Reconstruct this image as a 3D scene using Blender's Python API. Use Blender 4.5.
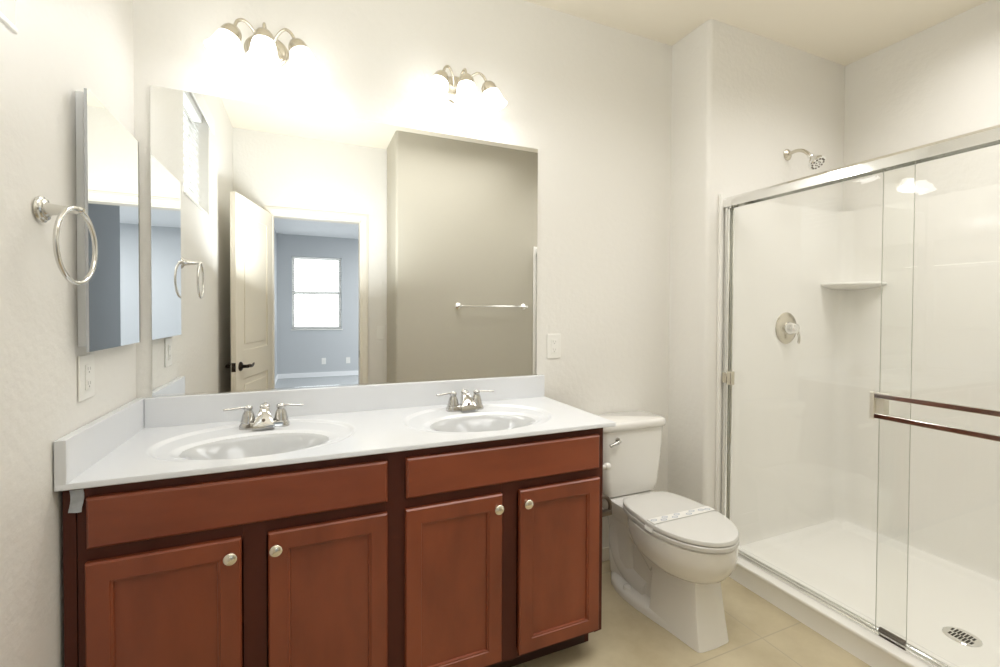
import bpy, math, random
from mathutils import Vector, Matrix
R = math.radians
random.seed(4)
sc = bpy.context.scene
COL = sc.collection
for o in list(bpy.data.objects):
    bpy.data.objects.remove(o)

# ------------------------------------------------------------------ camera
YAW, PIT, ROL = R(23.4392), R(0.9048), R(-0.2677)
CAM = Vector((0.5345, -1.9151, 1.2726))
F0 = Vector((math.sin(YAW)*math.cos(PIT), math.cos(YAW)*math.cos(PIT), -math.sin(PIT)))
U0 = Vector((math.sin(YAW)*math.sin(PIT), math.cos(YAW)*math.sin(PIT), math.cos(PIT)))
R0 = Vector((math.cos(YAW), -math.sin(YAW), 0))
RX = R0*math.cos(ROL) - U0*math.sin(ROL)
UX = R0*math.sin(ROL) + U0*math.cos(ROL)
cd = bpy.data.cameras.new('camera')
cam = bpy.data.objects.new('camera', cd)
COL.objects.link(cam)
m = Matrix.Identity(4)
for i in range(3):
    m[i][0], m[i][1], m[i][2], m[i][3] = RX[i], UX[i], -F0[i], CAM[i]
cam.matrix_world = m
cd.sensor_width = 36
cd.lens = 454.64*36/1000
cd.shift_x = -0.0043
cd.shift_y = -0.01485
cd.clip_start = 0.02
sc.camera = cam

# ------------------------------------------------------------------ sky, lights, exposure
wd = bpy.data.worlds.new('sky')
sc.world = wd
wd.use_nodes = True
bgn = wd.node_tree.nodes['Background']
bgn.inputs[0].default_value = (0.90, 0.95, 1.0, 1)
bgn.inputs[1].default_value = 3.0

def area(name, loc, rot, sx, sy, power, color, spread=180):
    l = bpy.data.lights.new(name, 'AREA')
    l.shape = 'RECTANGLE'
    l.size, l.size_y = sx, sy
    l.energy = power
    l.color = color
    l.spread = R(spread)
    o = bpy.data.objects.new(name, l)
    COL.objects.link(o)
    o.location = loc
    o.rotation_euler = rot
    return o

area('bath_fill', (1.6, -1.2, 2.70), (0, 0, 0), 1.2, 0.8, 10.5, (1.0, 0.99, 0.98), 146)  # added soft fill under the ceiling, not a known fixture
area('shower_fill', (2.9, -1.15, 2.70), (0, 0, 0), 0.6, 0.9, 6.6, (1.0, 0.99, 0.98), 128)  # fill light added out of view to brighten the shower
area('bounce_flash', (0.62, -1.42, 1.50), (R(189), 0, 0), 0.4, 0.4, 13.5, (0.93, 0.97, 1.0))
area('bedroom_fill', (2.85, -5.6, 2.66), (0, 0, 0), 1.3, 1.6, 80.0, (1.0, 1.0, 1.0))  # invented light, out of view, that lifts the bedroom walls
SHADE_POWER = 4.0
BULB_POWER = 29.0

sc.view_settings.view_transform = 'Standard'
sc.view_settings.look = 'None'
sc.view_settings.exposure = 0.37
sc.view_settings.gamma = 1.0
sc.view_settings.use_curve_mapping = False
cy = sc.cycles
cy.use_denoising = True
cy.max_bounces = 12
cy.diffuse_bounces = 6
cy.glossy_bounces = 8
cy.transmission_bounces = 6
cy.transparent_max_bounces = 24
cy.sample_clamp_indirect = 4.0
cy.blur_glossy = 0.5

# ------------------------------------------------------------------ materials
def srgb(r, g, b):
    def f(c):
        c /= 255
        return c/12.92 if c <= 0.04045 else ((c+0.055)/1.055)**2.4
    return (f(r), f(g), f(b), 1)

def mat(name, col, rough=0.5, metal=0.0, bump=None, noise=None, coat=0.0, spec=0.5):
    """procedural principled material; bump=(scale,strength,dist), noise=(scale,colour2,stretch)"""
    m = bpy.data.materials.new(name)
    m.use_nodes = True
    nt = m.node_tree
    b = nt.nodes['Principled BSDF']
    b.inputs['Base Color'].default_value = col
    b.inputs['Roughness'].default_value = rough
    b.inputs['Metallic'].default_value = metal
    b.inputs['Specular IOR Level'].default_value = spec
    b.inputs['Coat Weight'].default_value = coat
    b.inputs['Coat Roughness'].default_value = 0.08
    tc = nt.nodes.new('ShaderNodeTexCoord')
    if noise:
        s, c2, st = noise
        mp = nt.nodes.new('ShaderNodeMapping')
        mp.inputs['Scale'].default_value = st
        nt.links.new(tc.outputs['Object'], mp.inputs[0])
        n = nt.nodes.new('ShaderNodeTexNoise')
        n.inputs['Scale'].default_value = s
        n.inputs['Detail'].default_value = 5
        nt.links.new(mp.outputs[0], n.inputs['Vector'])
        rp = nt.nodes.new('ShaderNodeValToRGB')
        rp.color_ramp.elements[0].position = 0.3
        rp.color_ramp.elements[1].position = 0.72
        rp.color_ramp.elements[0].color = col
        rp.color_ramp.elements[1].color = c2
        nt.links.new(n.outputs['Fac'], rp.inputs[0])
        nt.links.new(rp.outputs[0], b.inputs['Base Color'])
    if bump:
        s, st, d = bump
        n = nt.nodes.new('ShaderNodeTexNoise')
        n.inputs['Scale'].default_value = s
        n.inputs['Detail'].default_value = 3
        nt.links.new(tc.outputs['Object'], n.inputs['Vector'])
        bp = nt.nodes.new('ShaderNodeBump')
        bp.inputs['Strength'].default_value = st
        bp.inputs['Distance'].default_value = d
        nt.links.new(n.outputs['Fac'], bp.inputs['Height'])
        nt.links.new(bp.outputs[0], b.inputs['Normal'])
    return m

WALLC = (0.80, 0.783, 0.742, 1)
M = {}
M['wall'] = mat('wall_paint', WALLC, 0.5, bump=(40, 0.45, 0.004))
M['wall_dim'] = mat('partition_paint_dim', (0.475, 0.445, 0.37, 1), 0.6, bump=(34, 0.2, 0.003))  # beige darkened so the colour carries the dimmer light on this wall
M['ceil'] = mat('ceiling_paint', (0.86, 0.805, 0.69, 1), 0.8)
M['trim'] = mat('white_trim_paint', (0.83, 0.79, 0.70, 1), 0.4)
M['white'] = mat('white_plastic', (0.84, 0.83, 0.79, 1), 0.3)
M['bed'] = mat('blue_grey_paint', (0.51, 0.53, 0.545, 1), 0.7)
M['bedwhite'] = mat('bedroom_ceiling_paint', (0.85, 0.86, 0.87, 1), 0.8)
M['carpet'] = mat('grey_carpet', (0.45, 0.47, 0.48, 1), 0.95, bump=(300, 0.5, 0.01))
M['door'] = mat('door_paint', (0.80, 0.75, 0.64, 1), 0.4)
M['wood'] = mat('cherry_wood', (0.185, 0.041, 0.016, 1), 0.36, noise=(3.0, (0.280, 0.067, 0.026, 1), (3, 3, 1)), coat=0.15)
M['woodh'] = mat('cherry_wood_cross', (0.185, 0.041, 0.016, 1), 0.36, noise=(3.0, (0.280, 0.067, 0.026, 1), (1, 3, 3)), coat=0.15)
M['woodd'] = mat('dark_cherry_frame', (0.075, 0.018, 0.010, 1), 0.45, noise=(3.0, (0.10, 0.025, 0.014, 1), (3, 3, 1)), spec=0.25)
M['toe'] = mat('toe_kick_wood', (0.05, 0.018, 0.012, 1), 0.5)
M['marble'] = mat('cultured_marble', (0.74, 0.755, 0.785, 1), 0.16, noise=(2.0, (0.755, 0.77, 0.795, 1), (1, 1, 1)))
M['basin'] = mat('basin_marble_shaded', (0.52, 0.53, 0.54, 1), 0.14)  # countertop marble made darker, the bowl's shade is in the colour
M['faucet'] = mat('faucet_chrome', (0.56, 0.55, 0.53, 1), 0.10, 1.0)
M['ringchrome'] = mat('towel_ring_chrome', (0.70, 0.69, 0.66, 1), 0.12, 1.0)
M['chrome'] = mat('chrome', (0.86, 0.86, 0.85, 1), 0.07, 1.0)
M['nickel'] = mat('brushed_nickel', (0.66, 0.62, 0.53, 1), 0.26, 1.0)
M['knob'] = mat('satin_nickel_knob', (0.85, 0.80, 0.68, 1), 0.22, 1.0)
M['alu'] = mat('grey_metal', (0.55, 0.57, 0.60, 1), 0.35, 1.0)
M['steel'] = mat('white_enamel_steel', (0.84, 0.85, 0.86, 1), 0.35)
M['satin'] = mat('satin_white_metal', (0.78, 0.75, 0.66, 1), 0.45, 0.6)
M['bronze'] = mat('dark_bronze', (0.035, 0.026, 0.02, 1), 0.35, 0.8)
M['brownmetal'] = mat('tinted_bar_metal', (0.62, 0.58, 0.54, 1), 0.12, 1.0)
M['slot'] = mat('outlet_slot_grey', (0.45, 0.44, 0.41, 1), 0.6)
M['dark'] = mat('dark_gap', (0.02, 0.018, 0.015, 1), 0.7)
M['pewter'] = mat('dark_pewter', (0.15, 0.125, 0.105, 1), 0.3, 1.0)
M['porcelain'] = mat('porcelain', (0.83, 0.815, 0.78, 1), 0.10, coat=0.3)
M['seat'] = mat('seat_plastic', (0.69, 0.68, 0.65, 1), 0.2)
M['paper'] = mat('paper_band', (0.80, 0.79, 0.755, 1), 0.7)
M['ink'] = mat('blue_grey_ink', (0.38, 0.42, 0.49, 1), 0.7)
M['fibre'] = mat('gloss_fibreglass', (0.84, 0.825, 0.785, 1), 0.12, spec=0.35)
M['tape'] = mat('blue_grey_tape', (0.40, 0.43, 0.47, 1), 0.4, noise=(60, (0.55, 0.58, 0.62, 1), (1, 1, 1)))
M['mirror'] = mat('mirror_silver', (0.93, 0.94, 0.935, 1), 0.0, 1.0)
M['glassedge'] = mat('glass_edge', (0.50, 0.50, 0.44, 1), 0.2)
M['blind'] = mat('white_blind_slat', (0.82, 0.82, 0.80, 1), 0.5)
M['supply'] = mat('braided_supply', (0.55, 0.53, 0.5, 1), 0.35, 0.8)

def glass_mat():
    m = bpy.data.materials.new('clear_glass')
    m.use_nodes = True
    nt = m.node_tree
    nt.nodes.remove(nt.nodes['Principled BSDF'])
    out = nt.nodes['Material Output']
    t = nt.nodes.new('ShaderNodeBsdfTransparent')
    t.inputs[0].default_value = (0.995, 0.998, 0.993, 1)
    g = nt.nodes.new('ShaderNodeBsdfGlossy')
    g.inputs['Roughness'].default_value = 0.0
    f = nt.nodes.new('ShaderNodeFresnel')
    ge = nt.nodes.new('ShaderNodeNewGeometry')
    io = nt.nodes.new('ShaderNodeMapRange')
    io.inputs['To Min'].default_value = 1.45
    io.inputs['To Max'].default_value = 1/1.45
    nt.links.new(ge.outputs['Backfacing'], io.inputs['Value'])
    nt.links.new(io.outputs[0], f.inputs['IOR'])
    mx = nt.nodes.new('ShaderNodeMixShader')
    nt.links.new(f.outputs[0], mx.inputs[0])
    nt.links.new(t.outputs[0], mx.inputs[1])
    nt.links.new(g.outputs[0], mx.inputs[2])
    nt.links.new(mx.outputs[0], out.inputs[0])
    return m
M['glass'] = glass_mat()

def emit_mat(name, col, s):
    m = bpy.data.materials.new(name)
    m.use_nodes = True
    b = m.node_tree.nodes['Principled BSDF']
    b.inputs['Base Color'].default_value = (0.9, 0.9, 0.9, 1)
    b.inputs['Emission Color'].default_value = col
    b.inputs['Emission Strength'].default_value = s
    return m
M['shade'] = emit_mat('lit_frosted_glass', (0.99, 0.985, 0.97, 1), SHADE_POWER)
M['bulb'] = emit_mat('lit_bulb', (0.98, 0.985, 1.0, 1), BULB_POWER)

def tile_mat():
    m = bpy.data.materials.new('beige_floor_tile')
    m.use_nodes = True
    nt = m.node_tree
    b = nt.nodes['Principled BSDF']
    b.inputs['Roughness'].default_value = 0.32
    tc = nt.nodes.new('ShaderNodeTexCoord')
    mp = nt.nodes.new('ShaderNodeMapping')
    mp.inputs['Location'].default_value = (-2.165 + 0.915*4, 0.705 + 0.61*6, 0)
    nt.links.new(tc.outputs['Object'], mp.inputs[0])
    br = nt.nodes.new('ShaderNodeTexBrick')
    br.offset = 0.0
    br.inputs['Scale'].default_value = 1.0
    br.inputs['Brick Width'].default_value = 0.915
    br.inputs['Row Height'].default_value = 0.61
    br.inputs['Mortar Size'].default_value = 0.0028
    br.inputs['Mortar Smooth'].default_value = 0.3
    br.inputs['Mortar'].default_value = (0.43, 0.37, 0.265, 1)
    n = nt.nodes.new('ShaderNodeTexNoise')
    n.inputs['Scale'].default_value = 5
    n.inputs['Detail'].default_value = 8
    n.inputs['Roughness'].default_value = 0.62
    nt.links.new(tc.outputs['Object'], n.inputs['Vector'])
    rp = nt.nodes.new('ShaderNodeValToRGB')
    rp.color_ramp.elements[0].position = 0.32
    rp.color_ramp.elements[0].color = (0.47, 0.395, 0.255, 1)
    rp.color_ramp.elements[1].position = 0.68
    rp.color_ramp.elements[1].color = (0.58, 0.505, 0.35, 1)
    nt.links.new(n.outputs['Fac'], rp.inputs[0])
    nt.links.new(rp.outputs[0], br.inputs['Color1'])
    nt.links.new(rp.outputs[0], br.inputs['Color2'])
    nt.links.new(mp.outputs[0], br.inputs['Vector'])
    nt.links.new(br.outputs['Color'], b.inputs['Base Color'])
    return m
M['tile'] = tile_mat()

# ------------------------------------------------------------------ mesh builder
class MB:
    def __init__(s):
        s.v, s.f, s.mi = [], [], []

    def add(s, vs, fs, k=0):
        o = len(s.v)
        s.v += [tuple(p) for p in vs]
        s.f += [tuple(i+o for i in f) for f in fs]
        s.mi += [k]*len(fs)
        return s

    def box(s, x0, x1, y0, y1, z0, z1, k=0):
        x0, x1 = min(x0, x1), max(x0, x1)
        y0, y1 = min(y0, y1), max(y0, y1)
        z0, z1 = min(z0, z1), max(z0, z1)
        vs = [(x, y, z) for x in (x0, x1) for y in (y0, y1) for z in (z0, z1)]
        fs = [(0, 1, 3, 2), (4, 6, 7, 5), (0, 4, 5, 1), (2, 3, 7, 6), (0, 2, 6, 4), (1, 5, 7, 3)]
        return s.add(vs, fs, k)

    def loft(s, rings, cap0=True, cap1=True, k=0, closed=True):
        n = len(rings[0])
        vs = [p for r in rings for p in r]
        fs = []
        for i in range(len(rings)-1):
            for j in range(n if closed else n-1):
                a, b = i*n+j, i*n+(j+1) % n
                fs.append((a, b, b+n, a+n))
        if cap0:
            fs.append(tuple(range(n-1, -1, -1)))
        if cap1:
            fs.append(tuple(range((len(rings)-1)*n, len(rings)*n)))
        return s.add(vs, fs, k)

    def lathe(s, prof, org, axis=(0, 0, 1), n=32, k=0, sx=1.0, sy=1.0, cap0=True, cap1=True):
        ax = Vector(axis).normalized()
        u = ax.orthogonal().normalized()
        if abs(ax.z) < 0.9:
            u = Vector((0, 0, 1)).cross(ax).normalized()
        w = ax.cross(u)
        org = Vector(org)
        rings = []
        for r, h in prof:
            rings.append([org+ax*h+u*(r*sx*math.cos(2*math.pi*i/n))+w*(r*sy*math.sin(2*math.pi*i/n)) for i in range(n)])
        return s.loft(rings, cap0, cap1, k)

    def tube(s, pts, r, n=14, k=0, closed=False, flat=1.0, sub=0):
        P = [Vector(p) for p in pts]
        rr = list(r) if isinstance(r, (list, tuple)) else [r]*len(P)
        if sub:
            Q, rq = [], []
            L = len(P)
            rng = L if closed else L-1
            for i in range(rng):
                p0 = P[(i-1) % L] if closed else P[max(i-1, 0)]
                p1, p2 = P[i], P[(i+1) % L]
                p3 = P[(i+2) % L] if closed else P[min(i+2, L-1)]
                for q in range(sub):
                    t = q/sub
                    Q.append(0.5*((2*p1)+(p2-p0)*t+(2*p0-5*p1+4*p2-p3)*t*t+(3*p1-p0-3*p2+p3)*t**3))
                    rq.append(rr[i]*(1-t)+rr[(i+1) % L]*t)
            if not closed:
                Q.append(P[-1]); rq.append(rr[-1])
            P, rr = Q, rq
        L = len(P)
        rings = []
        up = None
        for i in range(L):
            if closed:
                d = P[(i+1) % L]-P[i-1]
            else:
                d = P[min(i+1, L-1)]-P[max(i-1, 0)]
            d.normalize()
            if up is None:
                up = d.orthogonal().normalized()
                if abs(d.z) < 0.95:
                    up = (Vector((0, 0, 1))-d*d.z).normalized()
            else:
                up = (up-d*up.dot(d)).normalized()
            sd = d.cross(up)
            rings.append([P[i]+up*(rr[i]*flat*math.cos(2*math.pi*j/n))+sd*(rr[i]*math.sin(2*math.pi*j/n)) for j in range(n)])
        if closed:
            rings.append(rings[0])
        return s.loft(rings, not closed, not closed, k)

    def build(s, name, mats, parent=None, bevel=0.0, seg=2, smooth=35, origin=None):
        if not isinstance(mats, (list, tuple)):
            mats = [mats]
        off = Vector((0, 0, 0))
        q = parent
        while q is not None:
            off += Vector(q.location)
            q = q.parent
        if parent is None:
            if origin is None:
                xs = [p[0] for p in s.v]; ys = [p[1] for p in s.v]; zs = [p[2] for p in s.v]
                origin = ((min(xs)+max(xs))/2, (min(ys)+max(ys))/2, min(zs))
            org = Vector(origin)
        else:
            org = Vector((0, 0, 0))
        me = bpy.data.meshes.new(name)
        me.from_pydata([tuple(Vector(p)-off-org) for p in s.v], [], s.f)
        for mm in mats:
            me.materials.append(mm)
        me.polygons.foreach_set('material_index', s.mi)
        me.validate()
        import bmesh
        b = bmesh.new()
        b.from_mesh(me)
        bmesh.ops.remove_doubles(b, verts=b.verts, dist=1e-6)
        bmesh.ops.recalc_face_normals(b, faces=b.faces)
        b.to_mesh(me)
        b.free()
        o = bpy.data.objects.new(name, me)
        COL.objects.link(o)
        o.parent = parent
        o.location = org
        if smooth:
            for p in me.polygons:
                p.use_smooth = True
            me.set_sharp_from_angle(angle=R(smooth))
        if bevel:
            bv = o.modifiers.new('bevel', 'BEVEL')
            bv.width = bevel
            bv.segments = seg
            bv.limit_method = 'ANGLE'
            bv.angle_limit = R(40)
            bv.harden_normals = bool(smooth)
        return o

def tag(o, label, cat, group=None, kind=None):
    if label:
        o['label'] = label
    if cat:
        o['category'] = cat
    if group:
        o['group'] = group
    if kind:
        o['kind'] = kind
    return o

def thing(name, loc, label, cat, group=None):
    o = bpy.data.objects.new(name, None)
    COL.objects.link(o)
    o.location = loc
    o.empty_display_size = 0.05
    return tag(o, label, cat, group)

def struct(o, label=None, cat=None):
    o['kind'] = 'structure'
    if label:
        o['label'] = label
    if cat:
        o['category'] = cat
    return o

def copy_tree(o, off, parent=None):
    c = o.copy()
    COL.objects.link(c)
    c.parent = parent
    if parent is None:
        c.location = Vector(o.location)+Vector(off)
    for ch in o.children:
        copy_tree(ch, off, c)
    return c

def rrect(x0, x1, y0, y1, r, z, n=6):
    pts = []
    for cx, cy_, a0 in ((x1-r, y1-r, 0), (x0+r, y1-r, 90), (x0+r, y0+r, 180), (x1-r, y0+r, 270)):
        for i in range(n+1):
            a = R(a0+90*i/n)
            pts.append((cx+r*math.cos(a), cy_+r*math.sin(a), z))
    return pts

# ------------------------------------------------------------------ the setting
H = 2.71
YD = -2.25          # wall with the bathroom door
XS = 2.459          # plane of the sliding shower doors
YJ = -0.253         # shower end wall
XR = 3.41
YP = -1.78          # partition
struct(MB().box(-0.15, 3.6, YD-0.05, 0.15, -0.1, 0).build('floor', M['tile'], smooth=0, origin=(0, 0, 0)), 'beige square tiled bathroom floor', 'floor')
struct(MB().box(-0.15, 3.6, YD-0.12, 0.15, H, H+0.1).build('ceiling', M['ceil'], smooth=0), 'plain cream bathroom ceiling', 'ceiling')
struct(MB().box(-0.15, 3.6, 0, 0.14, 0, H).build('wall_back', M['wall'], smooth=0, origin=(0, 0, 0)), 'cream wall behind the vanity and toilet', 'wall')
wy0, wy1, wz0, wz1 = -1.285, -0.682, 1.822, 2.42
b = MB()
b.box(-0.14, 0, wy1, 0, 0, H)
b.box(-0.14, 0, YD-0.11, wy0, 0, H)
b.box(-0.14, 0, wy0, wy1, 0, wz0)
b.box(-0.14, 0, wy0, wy1, wz1, H)
struct(b.build('wall_left', M['wall'], smooth=0, origin=(0, 0, 0)), 'cream textured wall left of the vanity', 'wall')
struct(MB().loft([rrect(2.345, 3.6, YJ, 0.05, 0.022, 0), rrect(2.345, 3.6, YJ, 0.05, 0.022, H)]).build('wall_shower_end', M['wall'], origin=(0, 0, 0)), 'cream wall with rounded corner carrying the shower head', 'wall')
struct(MB().box(XR, XR+0.14, YD, 0, 0, H).build('wall_right', M['wall'], smooth=0, origin=(0, 0, 0)), 'cream wall along the long side of the shower', 'wall')
struct(MB().loft([rrect(1.185, 3.5, YD, YP, 0.022, 0), rrect(1.185, 3.5, YD, YP, 0.022, H)]).build('wall_partition', M['wall_dim'], origin=(0, 0, 0)), 'beige wall with the towel bar, seen in the mirror', 'wall')
dx0, dx1, dz = 0.272, 0.968, 2.055
b = MB()
b.box(-0.1, dx0, YD-0.11, YD, 0, H)
b.box(dx1, 1.45, YD-0.11, YD, 0, H)
b.box(dx0, dx1, YD-0.11, YD, dz, H)
struct(b.build('wall_door', [M['wall']], smooth=0, origin=(0, 0, 0)), 'cream wall around the bathroom doorway, seen in the mirror', 'wall')
# door casing
b = MB()
for yy in (YD, YD-0.11):
    sgn = 1 if yy == YD else -1
    for w0, w1, t in ((0.0, 0.058, 0.011), (0.008, 0.045, 0.017)):
        b.box(dx0-w1, dx0-w0, yy, yy+sgn*t, 0, dz+w0)
        b.box(dx1+w0, dx1+w1, yy, yy+sgn*t, 0, dz+w0)
        b.box(dx0-w1, dx1+w1, yy, yy+sgn*t, dz+w0, dz+w1)
b.box(dx0, dx0+0.012, YD-0.11, YD, 0, dz)
b.box(dx1-0.012, dx1, YD-0.11, YD, 0, dz)
b.box(dx0, dx1, YD-0.11, YD, dz-0.012, dz)
tr = struct(b.build('trim_1', M['trim'], smooth=0, bevel=0.003), 'painted door casing around the doorway', 'door frame')
MB().box(dx1-0.0135, dx1-0.011, YD-0.065, YD-0.035, 0.86, 0.92).build('strike_plate', M['bronze'], tr)

# open door leaf: hinge at (dx0, YD), swung into the bathroom
hd = Vector((0.276, YD+0.012, 0))
fe = Vector((0.106, -1.545, 0))
dd = (fe-hd).normalized()
dn = Vector((-dd.y, dd.x, 0))*-1      # facing +x side
if dn.x < 0:
    dn = -dn
DL = 0.715
TH = 0.035
def dpt(u, n, z):
    p = hd+dd*u+dn*(n)
    return (p.x, p.y, z)
def dbox(mb, u0, u1, n0, n1, z0, z1, k=0):
    vs = [dpt(u, n, z) for u in (u0, u1) for n in (n0, n1) for z in (z0, z1)]
    fs = [(0, 1, 3, 2), (4, 6, 7, 5), (0, 4, 5, 1), (2, 3, 7, 6), (0, 2, 6, 4), (1, 5, 7, 3)]
    mb.add(vs, fs, k)
b = MB()
dbox(b, 0.0, DL, -TH+0.008, -0.008, 0.012, 2.05)
for n0, n1 in ((-0.0085, 0), (-TH, -TH+0.0085)):
    dbox(b, 0, 0.115, n0, n1, 0.012, 2.05)
    dbox(b, DL-0.115, DL, n0, n1, 0.012, 2.05)
    dbox(b, 0.115, DL-0.115, n0, n1, 0.012, 0.20)
    dbox(b, 0.115, DL-0.115, n0, n1, 0.80, 1.00)
    dbox(b, 0.115, DL-0.115, n0, n1, 1.93, 2.05)
    for z0, z1 in ((0.24, 0.76), (1.04, 1.89)):
        s = 1 if n1 == 0 else -1
        e = n1 if s > 0 else n0
        dbox(b, 0.155, DL-0.155, e-s*0.008, e-s*0.002, z0, z1)
door = struct(b.build('door_1', M['door'], bevel=0.004, smooth=0, origin=(hd.x, hd.y, 0)), 'cream two panel door standing open, seen in the mirror', 'door')
b = MB()
for s, n0 in ((1, 0.0), (-1, -TH)):
    ax = dn*s
    b.lathe([(0.031, 0), (0.031, 0.006), (0.024, 0.012), (0.012, 0.016), (0.011, 0.045)], dpt(DL-0.062, n0, 0.895), ax, 24)
    pts = [dpt(DL-0.062, n0+s*0.045, 0.895), dpt(DL-0.085, n0+s*0.052, 0.897), dpt(DL-0.12, n0+s*0.052, 0.892), dpt(DL-0.15, n0+s*0.05, 0.898), dpt(DL-0.172, n0+s*0.048, 0.905)]
    b.tube(pts, [0.012, 0.012, 0.010, 0.008, 0.005], 12, sub=4)
b.build('door_handle', M['bronze'], door)['label'] = 'dark bronze lever handle'
b = MB()
dbox(b, DL, DL+0.0015, -TH/2-0.013, -TH/2+0.013, 0.865, 0.925)
dbox(b, DL, DL+0.010, -TH/2-0.007, -TH/2+0.007, 0.885, 0.905)
b.build('latch_plate', M['bronze'], door)

# baseboards
struct(MB().box(1.53, 2.345, -0.012, 0, 0, 0.068).build('baseboard_back', M['trim'], bevel=0.004, smooth=0), 'low painted baseboard behind the toilet', 'baseboard')
struct(MB().box(2.333, 2.345, -0.243, -0.012, 0, 0.068).build('baseboard_shower', M['trim'], bevel=0.004, smooth=0), 'short baseboard on the side of the shower wall', 'baseboard')
struct(MB().box(1.19, 2.39, YP, YP+0.012, 0, 0.068).build('baseboard_partition', M['trim'], bevel=0.004, smooth=0), 'baseboard under the towel bar wall', 'baseboard')
struct(MB().box(0, 0.012, YD, -0.56, 0, 0.068).build('baseboard_left', M['trim'], bevel=0.004, smooth=0), 'baseboard along the left wall', 'baseboard')

# left wall window
fr = MB()
fx0, fx1 = -0.135, -0.095
t = 0.04
fr.box(fx0, fx1, wy0, wy0+t, wz0, wz1).box(fx0, fx1, wy1-t, wy1, wz0, wz1)
fr.box(fx0, fx1, wy0+t, wy1-t, wz0, wz0+t).box(fx0, fx1, wy0+t, wy1-t, wz1-t, wz1)
w1 = struct(fr.build('window_1', M['white'], bevel=0.003, smooth=0), 'small high window in the left wall with a white blind', 'window')
MB().box(-0.118, -0.112, wy0+t, wy1-t, wz0+t, wz1-t).build('pane', M['glass'], w1, smooth=0)
MB().box(-0.095, 0.006, wy0+0.001, wy1-0.001, wz0-0.0005, wz0+0.012).build('window_sill', M['white'], w1, bevel=0.003, smooth=0)
def blind(name, horizontal_axis, a0, a1, z0, z1, depth, tilt, pitch, label, val_out, vz):
    """horizontal_axis 'y': blind in a plane of constant x ; 'x': plane of constant y"""
    def P(a, d, z):
        return (depth+d, a, z) if horizontal_axis == 'y' else (a, depth+d, z)
    root = thing(name, P((a0+a1)/2, 0, z0), label, 'blind')
    def bx(mb, A0, A1, D0, D1, Z0, Z1):
        p, q = P(A0, D0, Z0), P(A1, D1, Z1)
        mb.box(p[0], q[0], p[1], q[1], p[2], q[2])
    s = MB()
    z = z0+0.035
    hw = 0.022
    while z < z1-0.05:
        c, sn = math.cos(R(tilt)), math.sin(R(tilt))
        quad = []
        for (w, th) in ((-hw, -0.0012), (hw, -0.0012), (hw, 0.0012), (-hw, 0.0012)):
            quad.append((w*c-th*sn, w*sn+th*c))
        s.loft([[P(a0, d, z+h) for d, h in quad], [P(a1, d, z+h) for d, h in quad]])
        z += pitch
    s.build('slats', M['blind'], root, smooth=0)
    r = MB(); bx(r, a0, a1, -0.02, 0.02, z0+0.004, z0+0.022); r.build('bottom_rail', M['blind'], root, bevel=0.003, smooth=0)
    h = MB(); bx(h, a0, a1, -0.025, 0.022, z1-(0.045 if horizontal_axis == 'y' else 0.02), z1-0.002); h.build('headrail', M['blind'], root, smooth=0)
    if horizontal_axis == 'x':
        return root
    v = MB(); bx(v, a0-(0.04 if horizontal_axis == 'y' else 0.002), a1+0.002, val_out-0.008, val_out, vz, z1-0.001); v.build('valance', M['blind'], root, bevel=0.003, smooth=0)
    for q in (0.18, 0.82):
        a = a0+(a1-a0)*q
        p0, p1 = P(a, 0.024, z0+0.02), P(a, 0.024, z1-0.03)
        MB().tube([p0, p1], 0.001, 6).build('cord', M['blind'], root)
    return root
blind('window_blind', 'y', wy0+0.006, wy1-0.006, wz0+0.013, wz1-0.002, -0.055, -70, 0.042, 'white slatted blind in the small high window of the left wall', 0.082, 2.325)

# bedroom beyond the door
BX0, BX1, BX2, BY0, BY1 = 0.02, 1.32, 3.6, YD-0.11, -7.5
struct(MB().box(-0.1, 3.7, BY1-0.1, BY0+0.06, -0.1, -0.001).build('floor_bedroom', M['carpet'], smooth=0), 'grey bedroom carpet seen through the doorway in the mirror', 'floor')
struct(MB().box(-0.1, 3.7, BY1-0.1, BY0, H-0.02, H+0.08).build('ceiling_bedroom', M['bedwhite'], smooth=0), 'white bedroom ceiling seen in the mirror', 'ceiling')
wx0, wx1, wb0, wb1 = 0.272, 1.148, 0.92, 2.295
b = MB()
b.box(0, wx0, BY1-0.12, BY1, 0, H).box(wx1, 3.7, BY1-0.12, BY1, 0, H)
b.box(wx0, wx1, BY1-0.12, BY1, 0, wb0).box(wx0, wx1, BY1-0.12, BY1, wb1, H)
struct(b.build('wall_bedroom_far', M['bed'], smooth=0), 'blue grey bedroom wall with a bright window, seen in the mirror', 'wall')
struct(MB().box(BX0-0.12, BX0, BY1, BY0, 0, H).build('wall_bedroom_left', M['bed'], smooth=0), 'blue grey bedroom side wall', 'wall')
struct(MB().box(BX1, BX1+0.1, -4.47, BY0, 0, H).build('wall_bedroom_near', M['bed'], smooth=0), 'nearer blue grey bedroom wall seen in the cabinet mirror', 'wall')
struct(MB().box(BX2, BX2+0.1, BY1, -4.47, 0, H).build('wall_bedroom_right', M['bed'], smooth=0), 'bedroom wall out of view', 'wall')
struct(MB().box(BX1+0.1, BX2, -4.47, -4.37, 0, H).build('wall_bedroom_return', M['bed'], smooth=0), 'return of the blue grey bedroom wall', 'wall')
struct(MB().box(BX0, BX2, BY1, BY1+0.014, 0, 0.09).build('baseboard_bedroom', M['bedwhite'], bevel=0.004, smooth=0), 'white bedroom baseboard below the window', 'baseboard')
struct(MB().box(BX0, BX0+0.014, BY1+0.014, BY0, 0, 0.09).build('baseboard_bedroom_left', M['bedwhite'], bevel=0.004, smooth=0), 'white baseboard on the bedroom side wall', 'baseboard')
fr = MB()
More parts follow.
